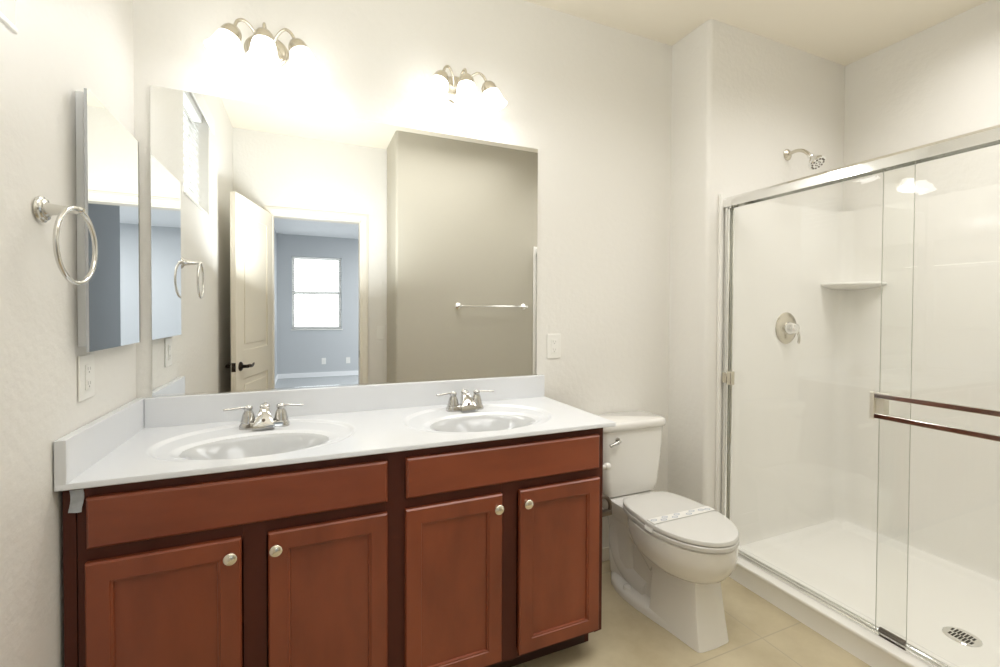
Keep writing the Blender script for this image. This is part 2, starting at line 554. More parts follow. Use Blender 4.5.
for a, c_ in ((wx0, wx0+0.045), (wx1-0.045, wx1)):
    fr.box(a, c_, BY1-0.1, BY1-0.06, wb0, wb1)
for a, c_ in ((wb0, wb0+0.045), (wb1-0.045, wb1), ((wb0+wb1)/2-0.02, (wb0+wb1)/2+0.02)):
    fr.box(wx0+0.045, wx1-0.045, BY1-0.1, BY1-0.06, a, c_)
w2 = struct(fr.build('window_2', M['white'], bevel=0.003, smooth=0), 'bright bedroom window seen through the doorway in the mirror', 'window')
MB().box(wx0+0.04, wx1-0.04, BY1-0.083, BY1-0.078, wb0+0.04, wb1-0.04).build('pane', M['glass'], w2, smooth=0)
MB().box(wx0-0.02, wx1+0.02, BY1-0.06, BY1+0.02, wb0-0.02, wb0).build('window_sill', M['white'], w2, bevel=0.003, smooth=0)
blind('bedroom_blind', 'x', wx0+0.01, wx1-0.01, wb0+0.005, wb1-0.005, BY1-0.03, 12, 0.048, 'white slatted blind open in the bright bedroom window', 0.022, wb1-0.07)

# ------------------------------------------------------------------ vanity cabinet
FY, DY = -0.536, -0.556
vc = thing('vanity_cabinet', (0.77, -0.27, 0), 'long cherry wood double vanity cabinet with four doors under the white countertop', 'cabinet')
CT = 0.8555
b = MB()
b.box(0.008, 0.026, -0.516, -0.004, 0.0, CT)            # left end
b.box(1.512, 1.53, -0.516, -0.004, 0.10, CT)            # right end
b.box(1.512, 1.53, -0.452, -0.004, 0.0, 0.10)
b.box(0.026, 1.512, -0.516, -0.004, 0.10, 0.118)         # floor
b.box(0.026, 1.512, -0.010, -0.004, 0.118, CT)
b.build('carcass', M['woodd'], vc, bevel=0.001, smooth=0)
b = MB()
for x0, x1 in ((0.0345, 0.066), (0.378, 0.432), (0.748, 0.812), (1.126, 1.180), (1.498, 1.53)):
    b.box(x0, x1, FY, FY+0.02, 0.10, CT)
XE = [0.0345, 0.066, 0.378, 0.432, 0.748, 0.812, 1.126, 1.180, 1.498, 1.53]
for z0, z1 in ((0.10, 0.135), (0.660, 0.715), (0.820, CT)):
    for i in range(1, 9, 2):
        b.box(XE[i], XE[i+1], FY, FY+0.02, z0, z1)
# drawer rail continuous behind the false fronts, open bays between stiles closed by thin backs
for i in (1, 5):
    b.box(XE[i], XE[i+3], FY+0.004, FY+0.02, 0.715, 0.82)
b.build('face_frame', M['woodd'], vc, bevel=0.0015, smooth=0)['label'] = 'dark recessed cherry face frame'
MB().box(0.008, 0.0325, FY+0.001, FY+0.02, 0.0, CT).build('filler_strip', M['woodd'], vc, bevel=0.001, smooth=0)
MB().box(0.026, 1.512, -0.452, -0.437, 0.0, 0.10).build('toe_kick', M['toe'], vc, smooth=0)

def drawer_front(x0, x1, z0, z1):
    b = MB()
    e = 0.006
    r0 = [(x0, FY-0.001, z0), (x1, FY-0.001, z0), (x1, FY-0.001, z1), (x0, FY-0.001, z1)]
    r1 = [(x0, DY+0.006, z0), (x1, DY+0.006, z0), (x1, DY+0.006, z1), (x0, DY+0.006, z1)]
    r2 = [(x0+e, DY, z0+e), (x1-e, DY, z0+e), (x1-e, DY, z1-e), (x0+e, DY, z1-e)]
    b.loft([r0, r1, r2])
    return b.build('drawer_front', M['woodh'], vc, bevel=0.0012, smooth=0)
drawer_front(0.056, 0.752, 0.707, 0.829)
drawer_front(0.807, 1.504, 0.707, 0.829)

def cab_door(x0, x1, kx):
    z0, z1 = 0.117, 0.6735
    b = MB()
    def ring(i, y):
        return [(x0+i, y, z0+i), (x1-i, y, z0+i), (x1-i, y, z1-i), (x0+i, y, z1-i)]
    b.loft([ring(0, FY-0.001), ring(0, DY+0.005), ring(0.004, DY), ring(0.047, DY), ring(0.0485, DY+0.003), ring(0.053, DY+0.0035), ring(0.0545, DY+0.0095), ring(0.0546, DY+0.0095)])
    o = b.build('door', M['wood'], vc, bevel=0.0008, smooth=0)
    k = MB().lathe([(0.0085, 0), (0.0075, 0.004), (0.006, 0.008), (0.0065, 0.012), (0.012, 0.016), (0.0155, 0.020), (0.0158, 0.0235), (0.013, 0.0265), (0.007, 0.028), (0.001, 0.0285)], (kx, DY, 0.634), (0, -1, 0), 28)
    k.build('knob', M['knob'], o)['label'] = 'satin nickel knob'
for a in ((0.053, 0.374, 0.352), (0.437, 0.752, 0.457), (0.805, 1.122, 1.101), (1.185, 1.506, 1.207)):
    cab_door(*a)

# tape flag on the cabinet corner
b = MB()
g = []
for i in range(6):
    z = 0.848-0.052*i/5
    row = []
    for j in range(5):
        x = 0.0225+0.025*j/4+0.003*math.sin(i*0.9)*(0.5 if j else 1)
        row.append((x, FY-0.0035-0.004*math.sin(i*1.1+j*0.8)*(0.4+0.12*i)-0.001*i*0.6, z))
    g.append(row)
rings = []
for row in g:
    rings.append(row+[(p[0], p[1]+0.0012, p[2]) for p in reversed(row)])
b.loft(rings)
tag(b.build('tape_strip', M['tape']), 'crumpled blue grey tape flag stuck to the top left corner of the cabinet', 'tape')

# ------------------------------------------------------------------ countertop with two integral basins
ct = thing('vanity_countertop', (0.786, -0.28, 0.856), 'long white cultured marble countertop with two oval integral basins', 'countertop')
CX0, CX1, CY0, CZ, CB = 0.006, 1.566, -0.560, 0.8706, 0.8556
SINKS = ((0.398, -0.345), (1.136, -0.345))
def sm(t):
    t = max(0.0, min(1.0, t))
    return t*t*(3-2*t)
def topz(x, y):
    z = CZ
    for sx, sy in SINKS:
        r = math.hypot((x-sx)/0.287, (y+0.295)/0.236)
        if r < 1.03:
            fade = sm((y+0.50)/0.16)
            z -= 0.0075*sm((1.0-r)/0.06)*fade
        q = math.hypot((x-sx)/0.205, (y-sy)/0.142)
        if q < 1.12:
            z -= 0.006*sm((1.12-q)/0.14)
        if q < 1.0:
            z -= 0.105*sm((1.0-q)/0.72)
    return z
NX, NY = 391, 141
xs = [CX0+(CX1-CX0)*i/(NX-1) for i in range(NX)]
ys = [CY0+(-0.004-CY0)*j/(NY-1) for j in range(NY)]
slab, basins = MB(), [MB(), MB()]
def addgrid():
    vid = {}
    def vert(mb, key, i, j):
        d = vid.setdefault(key, {})
        if (i, j) not in d:
            d[(i, j)] = len(mb.v)
            mb.v.append((xs[i], ys[j], topz(xs[i], ys[j])))
        return d[(i, j)]
    for i in range(NX-1):
        for j in range(NY-1):
            cx, cyy = (xs[i]+xs[i+1])/2, (ys[j]+ys[j+1])/2
            key = 's'
            for k, (sx, sy) in enumerate(SINKS):
                if math.hypot((cx-sx)/0.205, (cyy-sy)/0.142) < 0.985:
                    key = k
            mb = slab if key == 's' else basins[key]
            q = [vert(mb, key, a, c) for a, c in ((i, j), (i+1, j), (i+1, j+1), (i, j+1))]
            mb.f.append(tuple(q)); mb.mi.append(0)
addgrid()
e = 0.003
# front edge, right edge, left edge, underside
fr0 = [(x, CY0, topz(x, CY0)) for x in xs]
slab.loft([fr0, [(x, CY0-0.002, CZ-0.003) for x in xs], [(x, CY0-0.002, CB+0.002) for x in xs], [(x, CY0, CB) for x in xs], [(x, CY0+0.04, CB) for x in xs]], False, False, closed=False)
rt = [(CX1, y, topz(CX1, y)) for y in ys]
slab.loft([rt, [(CX1, y, CB) for y in ys], [(CX1-0.04, y, CB) for y in ys]], False, False, closed=False)
lf = [(CX0, y, topz(CX0, y)) for y in ys]
slab.loft([lf, [(CX0, y, CB) for y in ys]], False, False, closed=False)
slab.build('slab', M['marble'], ct, smooth=40)
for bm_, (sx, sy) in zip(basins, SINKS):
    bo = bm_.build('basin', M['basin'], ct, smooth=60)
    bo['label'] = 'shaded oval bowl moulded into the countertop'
    dr = MB().lathe([(0.0, 0.0), (0.022, 0.0), (0.024, 0.003), (0.021, 0.005), (0.014, 0.0055), (0.013, 0.009), (0.001, 0.010)], (sx, sy, topz(sx, sy)-0.001), (0, 0, 1), 28, cap0=False)
    dr.build('drain', M['chrome'], bo)
SP = 0.9722
MB().box(CX0+0.02, CX1, -0.021, -0.002, CZ-0.002, SP).build('backsplash', M['marble'], ct, bevel=0.003, smooth=0)
MB().box(CX0-0.003, CX0+0.0195, CY0-0.001, -0.002, CB, SP).build('side_splash', M['marble'], ct, bevel=0.002, smooth=0)

# ------------------------------------------------------------------ faucets
def faucet(x, y):
    z = CZ-0.0075
    root = thing('faucet', (x, y, z), 'chrome two lever faucet behind the left basin', 'faucet', 'faucets on the vanity')
    b = MB()
    b.loft([rrect(x-0.079, x+0.079, y-0.028, y+0.026, 0.022, z), rrect(x-0.079, x+0.079, y-0.028, y+0.026, 0.022, z+0.010), rrect(x-0.074, x+0.074, y-0.024, y+0.022, 0.018, z+0.020), rrect(x-0.070, x+0.070, y-0.02, y+0.018, 0.016, z+0.022)])
    b.build('base_plate', M['faucet'], root)
    # spout : wide wedge that slopes forward over the basin
    sp = MB()
    secs = [  # y, half width, z top, top half width ratio
        (y+0.020, 0.016, z+0.058, 0.75),
        (y+0.012, 0.019, z+0.068, 0.75),
        (y+0.000, 0.021, z+0.072, 0.72),
        (y-0.016, 0.023, z+0.069, 0.70),
        (y-0.030, 0.027, z+0.058, 0.74),
        (y-0.044, 0.031, z+0.041, 0.82),
        (y-0.056, 0.034, z+0.022, 0.92),
        (y-0.060, 0.0345, z+0.012, 0.96)]
    rings = []
    for yy, w, zt, k in secs:
        zb = z+0.004
        h = zt-zb
        prof = [(-w, zb), (-w*(0.35+0.65*k), zb+h*0.5), (-w*k, zb+h*0.90), (-w*k*0.8, zb+h*0.985), (0, zt), (w*k*0.8, zb+h*0.985), (w*k, zb+h*0.90), (w*(0.35+0.65*k), zb+h*0.5), (w, zb), (0, zb)]
        rings.append([(x+a, yy, c) for a, c in prof])
    sp.loft(rings)
    sp.lathe([(0.0165, 0), (0.0165, 0.004), (0.013, 0.009), (0.001, 0.011)], (x, y+0.002, z+0.070), (0, -0.15, 1), 24)
    sp.build('spout', M['faucet'], root, smooth=50)
    MB().lathe([(0.0, -0.003), (0.0055, -0.003), (0.0055, 0.002), (0.003, 0.003)], (x, y-0.0488, z+0.0335), (0, -0.85, 0.5), 18, cap0=False).build('aerator', M['pewter'], root)
    rod = MB().tube([(x, y+0.024, z+0.018), (x, y+0.024, z+0.075)], 0.0025, 8)
    rod.lathe([(0.002, 0), (0.006, 0.003), (0.0055, 0.008), (0.001, 0.010)], (x, y+0.024, z+0.073), (0, 0, 1), 14)
    rod.build('lift_rod', M['faucet'], root)
    for s in (-1, 1):
        hx = x+s*0.051
        h = MB().lathe([(0.0235, 0.018), (0.0235, 0.026), (0.0215, 0.030), (0.020, 0.040), (0.0165, 0.052), (0.0125, 0.060), (0.0125, 0.064), (0.0145, 0.067), (0.0135, 0.074), (0.008, 0.079), (0.001, 0.0805)], (hx, y, z), (0, 0, 1), 28)
        h.tube([(hx, y, z+0.071), (hx+s*0.02, y-0.003, z+0.073), (hx+s*0.045, y-0.008, z+0.0715), (hx+s*0.066, y-0.012, z+0.071), (hx+s*0.074, y-0.0135, z+0.071)], [0.0065, 0.006, 0.0062, 0.0068, 0.004], 12, sub=4, flat=0.62)
        h.build('lever_handle', M['faucet'], root, smooth=50)
    return root
f1 = faucet(0.397, -0.118)
f2 = copy_tree(f1, (1.137-0.397, 0, 0))
f2['label'] = 'chrome two lever faucet behind the right basin, nearer the toilet'

# ------------------------------------------------------------------ wall mirror
mr = MB().box(0.046, 1.5295, -0.006, -0.0008, 0.9725, 2.0355, 1)
mr.add([(0.046, -0.0061, 0.9725), (1.5295, -0.0061, 0.9725), (1.5295, -0.0061, 2.0355), (0.046, -0.0061, 2.0355)], [(0, 1, 2, 3)], 0)
mo = mr.build('wall_mirror', [M['mirror'], M['glassedge']], smooth=0)
tag(mo, 'large frameless mirror on the wall above the countertop', 'mirror')
ch = MB().box(0.046, 1.5295, -0.0095, -0.0062, 0.9725, 0.979)
ch.build('bottom_channel', M['chrome'], mo, smooth=0)

# ------------------------------------------------------------------ medicine cabinet
mc = thing('medicine_cabinet', (0.0, -0.25, 1.16), 'mirrored medicine cabinet on the left wall beside the big mirror', 'cabinet')
b = MB()
b.box(0.0005, 0.018, -0.430, -0.412, 1.178, 1.823).box(0.0005, 0.018, -0.088, -0.07, 1.178, 1.823)
b.box(0.0005, 0.018, -0.412, -0.088, 1.178, 1.195).box(0.0005, 0.018, -0.412, -0.088, 1.806, 1.823)
b.box(0.0005, 0.004, -0.412, -0.088, 1.195, 1.806)
b.build('body', M['steel'], mc, bevel=0.002, smooth=0)['label'] = 'pale grey steel box'
MCX = 0.034
b = MB()
TL = R(-0.7)     # door slightly ajar
def mcp(a, n, z):     # a from the near edge towards the corner
    px, py = MCX, -0.459
    return (px+math.sin(TL)*a+math.cos(TL)*n, py+math.cos(TL)*a-math.sin(TL)*n, z)
W_, Z0_, Z1_ = 0.403, 1.166, 1.821
vs = [mcp(a, n, z) for a in (0, W_) for n in (-0.006, 0) for z in (Z0_, Z1_)]
b.add(vs, [(0, 1, 3, 2), (4, 6, 7, 5), (0, 4, 5, 1), (2, 3, 7, 6), (0, 2, 6, 4), (1, 5, 7, 3)], 1)
b.add([mcp(a, 0.0002, z) for a, z in ((0, Z0_), (W_, Z0_), (W_, Z1_), (0, Z1_))], [(0, 1, 2, 3)], 0)
md = b.build('mirror_door', [M['mirror'], M['alu']], mc, smooth=0)
for z0 in (1.25, 1.70):
    MB().box(0.015, MCX-0.009, -0.11, -0.085, z0, z0+0.05).build('hinge', M['alu'], mc, smooth=0)

# ------------------------------------------------------------------ towel ring (left wall)
tr_ = thing('towel_ring', (0.0, -0.603, 1.49), 'chrome towel ring on the left wall beside the medicine cabinet', 'towel ring')
MB().lathe([(0.027, 0.0006), (0.029, 0.004), (0.028, 0.008), (0.024, 0.010), (0.023, 0.013), (0.017, 0.015), (0.012, 0.018), (0.010, 0.03)], (0, -0.603, 1.49), (1, 0, 0), 36).build('wall_rose', M['ringchrome'], tr_)
pm = MB().lathe([(0.017, 0.014), (0.013, 0.022), (0.0095, 0.042), (0.0075, 0.060), (0.007, 0.066), (0.0085, 0.072), (0.0075, 0.080), (0.004, 0.085)], (0, -0.603, 1.49), (1, -0.22, 0.02), 24)
pm.build('post', M['ringchrome'], tr_)
rc = Vector((0.074, -0.632, 1.411))
pts = []
for i in range(64):
    a = 2*math.pi*i/64
    q = R(3)
    pts.append(rc+Vector((math.sin(q)*math.sin(a)*0.08, math.cos(q)*math.sin(a)*0.08, math.cos(a)*0.081)))
MB().tube(pts, 0.0048, 12, closed=True).build('ring', M['ringchrome'], tr_)

# ------------------------------------------------------------------ wall plates
def plate(name, org, un_, w, h, label, kind, mat_=None):
    """wall plate at org (centre on wall), facing un_"""
    mat_ = mat_ or M['white']
    n = Vector(un_)
    s = Vector((0, 0, 1)).cross(n)
    O = Vector(org)
    root = thing(name, org, label, 'outlet' if kind == 'outlet' else 'switch', 'wall outlets' if kind == 'outlet' else None)
    def slab_(mb, w0, w1, z0, z1, d0, d1, k=0):
        vs = [O+s*a+Vector((0, 0, 1))*c+n*d for a in (w0, w1) for d in (d0, d1) for c in (z0, z1)]
        mb.add(vs, [(0, 1, 3, 2), (4, 6, 7, 5), (0, 4, 5, 1), (2, 3, 7, 6), (0, 2, 6, 4), (1, 5, 7, 3)], k)
    b = MB(); slab_(b, -w/2, w/2, -h/2, h/2, 0.0006, 0.006); b.build('cover_plate', mat_, root, bevel=0.0025, smooth=0)
    b = MB(); slab_(b, -0.0165, 0.0165, -0.033, 0.033, 0.006, 0.0085)
    if kind == 'outlet':
        o = b.build('receptacle', mat_, root, bevel=0.0008, smooth=0)
        for zc in (-0.019, 0.019):
            d = MB()
            slab_(d, -0.0125, 0.0125, zc-0.0125, zc+0.0125, 0.0085, 0.0092)
            slab_(d, -0.0075, -0.0055, zc-0.001, zc+0.008, 0.0092, 0.0095, 1)
            slab_(d, 0.0055, 0.0075, zc-0.001, zc+0.007, 0.0092, 0.0095, 1)
            d.lathe([(0.0026, 0), (0.0026, 0.0004)], O+Vector((0, 0, zc-0.006))+n*0.0092, n, 12, k=1)
            d.build('socket', [mat_, M['slot']], root, smooth=0)
    else:
        b.build('rocker', mat_, root, bevel=0.0008, smooth=0)
    return root
plate('outlet', (1.624, 0, 1.107), (0, -1, 0), 0.076, 0.118, 'white outlet on the back wall right of the big mirror', 'outlet')
plate('outlet', (0, -0.389, 1.096), (1, 0, 0), 0.088, 0.117, 'white outlet on the left wall under the medicine cabinet', 'outlet')
plate('light_switch', (1.135, YD, 1.08), (0, 1, 0), 0.07, 0.115, 'white switch between doorway and partition, seen in the mirror', 'switch')
plate('outlet', (0.825, BY1, 0.30), (0, 1, 0), 0.08, 0.12, 'left of the two outlets below the bedroom window, in the mirror', 'outlet')
plate('outlet', (1.27, BY1, 0.30), (0, 1, 0), 0.08, 0.12, 'right of the two outlets below the bedroom window, in the mirror', 'outlet')

# ------------------------------------------------------------------ vanity lights
def vanity_light(x, label):
    zc = 2.232
    root = thing('vanity_light', (x, 0, zc), label, 'light', 'vanity lights above the mirror')
    MB().lathe([(0.072, 0.0008), (0.074, 0.006), (0.070, 0.010), (0.064, 0.012), (0.062, 0.018), (0.054, 0.022), (0.001, 0.024)], (x, 0, zc), (0, -1, 0), 40, sx=1.0, sy=0.80).build('backplate', M['nickel'], root)
    fn = MB().lathe([(0.007, 0.02), (0.007, 0.032), (0.011, 0.036), (0.012, 0.042), (0.008, 0.048), (0.001, 0.050)], (x, 0, zc-0.012), (0, -1, 0), 20)
    fn.build('finial', M['nickel'], root)
    for s in (-1, 0, 1):
        cx = x+s*(0.099 if s > 0 else 0.092)
        cyy = -0.125 if s == 0 else -0.105
        top = Vector((cx, cyy, zc+0.006))
        ax = Vector((s*0.36, -0.10, -1)).normalized()
        if s == 0:
            pts = [(x, -0.018, zc+0.015), (x, -0.045, zc+0.034), (x, -0.085, zc+0.046), (x, -0.115, zc+0.036), top]
        else:
            pts = [(x+s*0.02, -0.018, zc+0.005), (x+s*0.035, -0.05, zc+0.034), (x+s*0.060, -0.085, zc+0.048), (x+s*0.082, -0.10, zc+0.036), top]
        MB().tube(pts, 0.0052, 12, sub=6).build('arm', M['nickel'], root)
        cup = MB().lathe([(0.007, -0.008), (0.013, -0.004), (0.022, 0.002), (0.029, 0.012), (0.033, 0.025), (0.034, 0.038), (0.031, 0.038)], top, ax, 28)
        cup.build('socket_cup', M['nickel'], root)
        sh = MB().lathe([(0.026, 0.022), (0.032, 0.034), (0.037, 0.047), (0.040, 0.062), (0.042, 0.078), (0.046, 0.092), (0.053, 0.104), (0.051, 0.1045), (0.044, 0.093), (0.040, 0.079), (0.038, 0.063), (0.035, 0.049), (0.030, 0.036), (0.024, 0.026)], top, ax, 32, cap0=False, cap1=False)
        so = sh.build('glass_shade', M['shade'], root, smooth=60)
        so['label'] = 'glowing frosted bell glass shade'
        MB().lathe([(0.010, 0.030), (0.013, 0.045), (0.021, 0.062), (0.025, 0.076), (0.021, 0.090), (0.012, 0.099), (0.001, 0.102)], top, ax, 20).build('bulb', M['bulb'], so, smooth=60)
    return root
vanity_light(0.399, 'three shade nickel vanity light above the left basin')
vanity_light(1.135, 'three shade nickel vanity light above the right basin')

# ------------------------------------------------------------------ toilet
TX = 1.952
def egg(z, yb, ym, yf, w, wb=None, p=0.62, n=128):
    wb = w if wb is None else wb
    pts = []
    for i in range(n):
        t = 2*math.pi*i/n
        c, s = math.cos(t), math.sin(t)
        if c >= 0:
            pts.append((TX+w*s, ym+(yf-ym)*c, z))
        else:
            cc = abs(c)**p
            y = ym+(yb-ym)*cc
            k = cc*cc
            xx = (w*(1-k)+wb*k)*math.copysign(abs(s)**p if abs(s) > 1e-9 else 0, s)
            pts.append((TX+xx, y, z))
    return pts
tl = thing('toilet', (TX, -0.35, 0), 'white two piece toilet with closed lid between vanity and shower', 'toilet')
bw = MB()
bw.loft([egg(0.392, -0.255, -0.49, -0.722, 0.168, 0.12), egg(0.388, -0.25, -0.49, -0.727, 0.173, 0.125), egg(0.345, -0.25, -0.49, -0.727, 0.174, 0.125), egg(0.315, -0.255, -0.49, -0.722, 0.168, 0.12),
         egg(0.285, -0.262, -0.49, -0.708, 0.155, 0.11), egg(0.258, -0.275, -0.49, -0.685, 0.135, 0.10), egg(0.238, -0.29, -0.49, -0.655, 0.112, 0.088), egg(0.222, -0.31, -0.48, -0.62, 0.088, 0.07), egg(0.20, -0.32, -0.48, -0.60, 0.07, 0.06)])
# deck that carries the tank
bw.loft([[(p[0], p[1], 0.30) for p in rrect(TX-0.085, TX+0.085, -0.30, -0.06, 0.04, 0)], rrect(TX-0.110, TX+0.110, -0.31, -0.04, 0.04, 0.345), rrect(TX-0.128, TX+0.128, -0.32, -0.03, 0.035, 0.382), rrect(TX-0.128, TX+0.128, -0.32, -0.03, 0.035, 0.398), rrect(TX-0.122, TX+0.122, -0.314, -0.036, 0.03, 0.402)])
# angular front pedestal
def col(z, yf, wf, yb, wb, r=0.018):
    return [(TX-wf, yf+r, z), (TX-wf+r*0.3, yf+r*0.3, z), (TX-wf+r, yf, z), (TX, yf-0.004, z), (TX+wf-r, yf, z), (TX+wf-r*0.3, yf+r*0.3, z), (TX+wf, yf+r, z), (TX+wb, yb, z), (TX+wb*0.8, yb+0.02, z), (TX-wb*0.8, yb+0.02, z), (TX-wb, yb, z)]
bw.loft([col(0.001, -0.672, 0.083, -0.43, 0.112), col(0.012, -0.670, 0.082, -0.43, 0.110), col(0.09, -0.657, 0.078, -0.43, 0.098), col(0.18, -0.645, 0.073, -0.425, 0.088), col(0.25, -0.637, 0.070, -0.42, 0.085), col(0.30, -0.63, 0.066, -0.40, 0.08)])
# spreading foot
half = [(0.0, -0.640), (0.060, -0.640), (0.072, -0.630), (0.092, -0.56), (0.112, -0.46), (0.128, -0.37), (0.133, -0.30), (0.129, -0.24), (0.112, -0.18), (0.082, -0.135), (0.05, -0.113), (0.0, -0.107)]
def foot(z, k):
    L = []
    for a, y in half:
        L.append((TX+a*k, -0.36+(y+0.36)*(0.5+k*0.5), z))
    for a, y in reversed(half[1:-1]):
        L.append((TX-a*k, -0.36+(y+0.36)*(0.5+k*0.5), z))
    return L
bw.loft([foot(0.0, 1.0), foot(0.018, 1.0), foot(0.028, 0.975), foot(0.038, 0.88), foot(0.044, 0.6)])
# exposed trapway
path = [(TX, -0.42, 0.20), (TX, -0.35, 0.25), (TX, -0.27, 0.285), (TX, -0.195, 0.29), (TX, -0.150, 0.235), (TX, -0.152, 0.16), (TX, -0.19, 0.10), (TX, -0.27, 0.065), (TX, -0.36, 0.05)]
def trap(mb):
    P = [Vector(p) for p in path]
    Q = []
    for i in range(len(P)-1):
        p0, p1, p2, p3 = P[max(i-1, 0)], P[i], P[i+1], P[min(i+2, len(P)-1)]
        for q in range(6):
            t = q/6
            Q.append(0.5*((2*p1)+(p2-p0)*t+(2*p0-5*p1+4*p2-p3)*t*t+(3*p1-p0-3*p2+p3)*t**3))
    Q.append(P[-1])
    rings = []
    for i, p in enumerate(Q):
        d = (Q[min(i+1, len(Q)-1)]-Q[max(i-1, 0)]).normalized()
        nrm = Vector((0, -d.z, d.y))
        rings.append([p+Vector((1, 0, 0))*(0.086*math.copysign(abs(math.cos(a))**0.55, math.cos(a)))+nrm*(0.058*math.copysign(abs(math.sin(a))**0.8, math.sin(a))) for a in [2*math.pi*j/24 for j in range(24)]])
    mb.loft(rings)
trap(bw)
# web between trapway and pedestal
bw.loft([rrect(TX-0.080, TX+0.080, -0.295, -0.100, 0.04, 0.03), rrect(TX-0.082, TX+0.082, -0.285, -0.092, 0.04, 0.12), rrect(TX-0.076, TX+0.076, -0.27, -0.088, 0.04, 0.20), rrect(TX-0.086, TX+0.086, -0.31, -0.08, 0.04, 0.30), rrect(TX-0.104, TX+0.104, -0.34, -0.06, 0.04, 0.36)])
bw.box(TX-0.066, TX+0.066, -0.44, -0.28, 0.03, 0.27)
bw.build('bowl', M['porcelain'], tl, bevel=0.006, seg=3, smooth=50)
for s in (-1, 1):
    MB().lathe([(0.019, 0), (0.019, 0.008), (0.017, 0.016), (0.010, 0.021), (0.001, 0.022)], (TX+s*0.104, -0.285, 0.030), (0, 0, 1), 20).build('bolt_cap', M['porcelain'], tl)
st = MB()
st.loft([egg(0.3945, -0.262, -0.49, -0.728, 0.170, 0.122, 0.2), egg(0.398, -0.259, -0.49, -0.732, 0.175, 0.126, 0.2), egg(0.411, -0.259, -0.49, -0.732, 0.175, 0.126, 0.2), egg(0.4145, -0.262, -0.49, -0.728, 0.171, 0.122, 0.2)])
st.build('seat', M['seat'], tl, smooth=40)
ld = MB()
ld.loft([egg(0.4165, -0.262, -0.491, -0.727, 0.169, 0.121, 0.2), egg(0.419, -0.258, -0.491, -0.731, 0.173, 0.125, 0.2), egg(0.429, -0.258, -0.491, -0.731, 0.173, 0.125, 0.2), egg(0.4335, -0.262, -0.491, -0.728, 0.170, 0.122, 0.2), egg(0.435, -0.268, -0.491, -0.720, 0.163, 0.116, 0.2), egg(0.4365, -0.33, -0.491, -0.65, 0.10, 0.07, 0.2)])
ld.build('lid', M['seat'], tl, smooth=40)
for s in (-1, 1):
    hg = MB()
    hg.loft([rrect(TX+s*0.075-0.022, TX+s*0.075+0.022, -0.262, -0.238, 0.008, 0.401), rrect(TX+s*0.075-0.022, TX+s*0.075+0.022, -0.262, -0.238, 0.008, 0.422), rrect(TX+s*0.075-0.018, TX+s*0.075+0.018, -0.259, -0.241, 0.007, 0.426)])
    hg.build('seat_hinge', M['seat'], tl)
tk = MB()
tk.loft([rrect(TX-0.138, TX+0.138, -0.178, -0.060, 0.03, 0.403), rrect(TX-0.150, TX+0.150, -0.190, -0.048, 0.035, 0.412), rrect(TX-0.160, TX+0.160, -0.196, -0.042, 0.035, 0.45), rrect(TX-0.174, TX+0.174, -0.202, -0.034, 0.035, 0.57), rrect(TX-0.183, TX+0.183, -0.207, -0.028, 0.035, 0.723)])
tk.build('tank', M['porcelain'], tl, smooth=50)
tlid = MB()
tlid.loft([rrect(TX-0.186, TX+0.186, -0.206, -0.028, 0.035, 0.719), rrect(TX-0.191, TX+0.191, -0.217, -0.018, 0.04, 0.724), rrect(TX-0.192, TX+0.192, -0.222, -0.014, 0.045, 0.735), rrect(TX-0.192, TX+0.192, -0.222, -0.014, 0.045, 0.751), rrect(TX-0.188, TX+0.188, -0.218, -0.018, 0.042, 0.758), rrect(TX-0.181, TX+0.181, -0.206, -0.028, 0.036, 0.761)])
tlid.build('tank_lid', M['porcelain'], tl, smooth=50)
lv = MB().lathe([(0.013, 0), (0.013, 0.006), (0.009, 0.012), (0.007, 0.018)], (TX-0.105, -0.207, 0.680), (0, -1, 0), 18)
lv.tube([(TX-0.105, -0.222, 0.680), (TX-0.120, -0.228, 0.676), (TX-0.140, -0.228, 0.669), (TX-0.158, -0.226, 0.664)], [0.010, 0.0095, 0.008, 0.0085], 12, sub=4)
lv.build('flush_lever', M['faucet'], tl)['label'] = 'chrome flush lever'
# paper band over the lid
b = MB()
n = 25
rows = []
for i in range(n):
    x = TX-0.179+0.358*i/(n-1)
    edge = min(i, n-1-i)
    z = 0.4385 if edge > 0 else 0.405
    yc = -0.500
    rows.append([(x, yc-0.021, z), (x, yc+0.021, z), (x, yc+0.021, z+0.0008), (x, yc-0.021, z+0.0008)])
b.loft(rows)
for i, (dx, dy) in enumerate(((-0.145, 0.004), (-0.105, -0.008), (-0.085, 0.009), (-0.045, -0.006), (-0.020, 0.010), (0.030, -0.006), (0.060, 0.009), (0.105, 0.002), (0.135, -0.004))):
    cx, cyy = TX+dx, -0.500+dy
    ring0, ring1 = [], []
    for j in range(18):
        a = 2*math.pi*j/18
        ring0.append((cx+0.015*math.cos(a), cyy+0.0085*math.sin(a), 0.4396))
        ring1.append((cx+0.0105*math.cos(a), cyy+0.0050*math.sin(a), 0.4396))
    b.loft([ring0, ring1], False, False, 1)
    b.add([(cx-0.006, cyy-0.001, 0.4396), (cx+0.006, cyy-0.001, 0.4396), (cx+0.006, cyy+0.001, 0.4396), (cx-0.006, cyy+0.001, 0.4396)], [(0, 1, 2, 3)], 1)
pb = b.build('paper_band', [M['paper'], M['ink']], smooth=0)
tag(pb, 'paper sanitary band with blue grey print lying across the toilet lid', 'paper band')
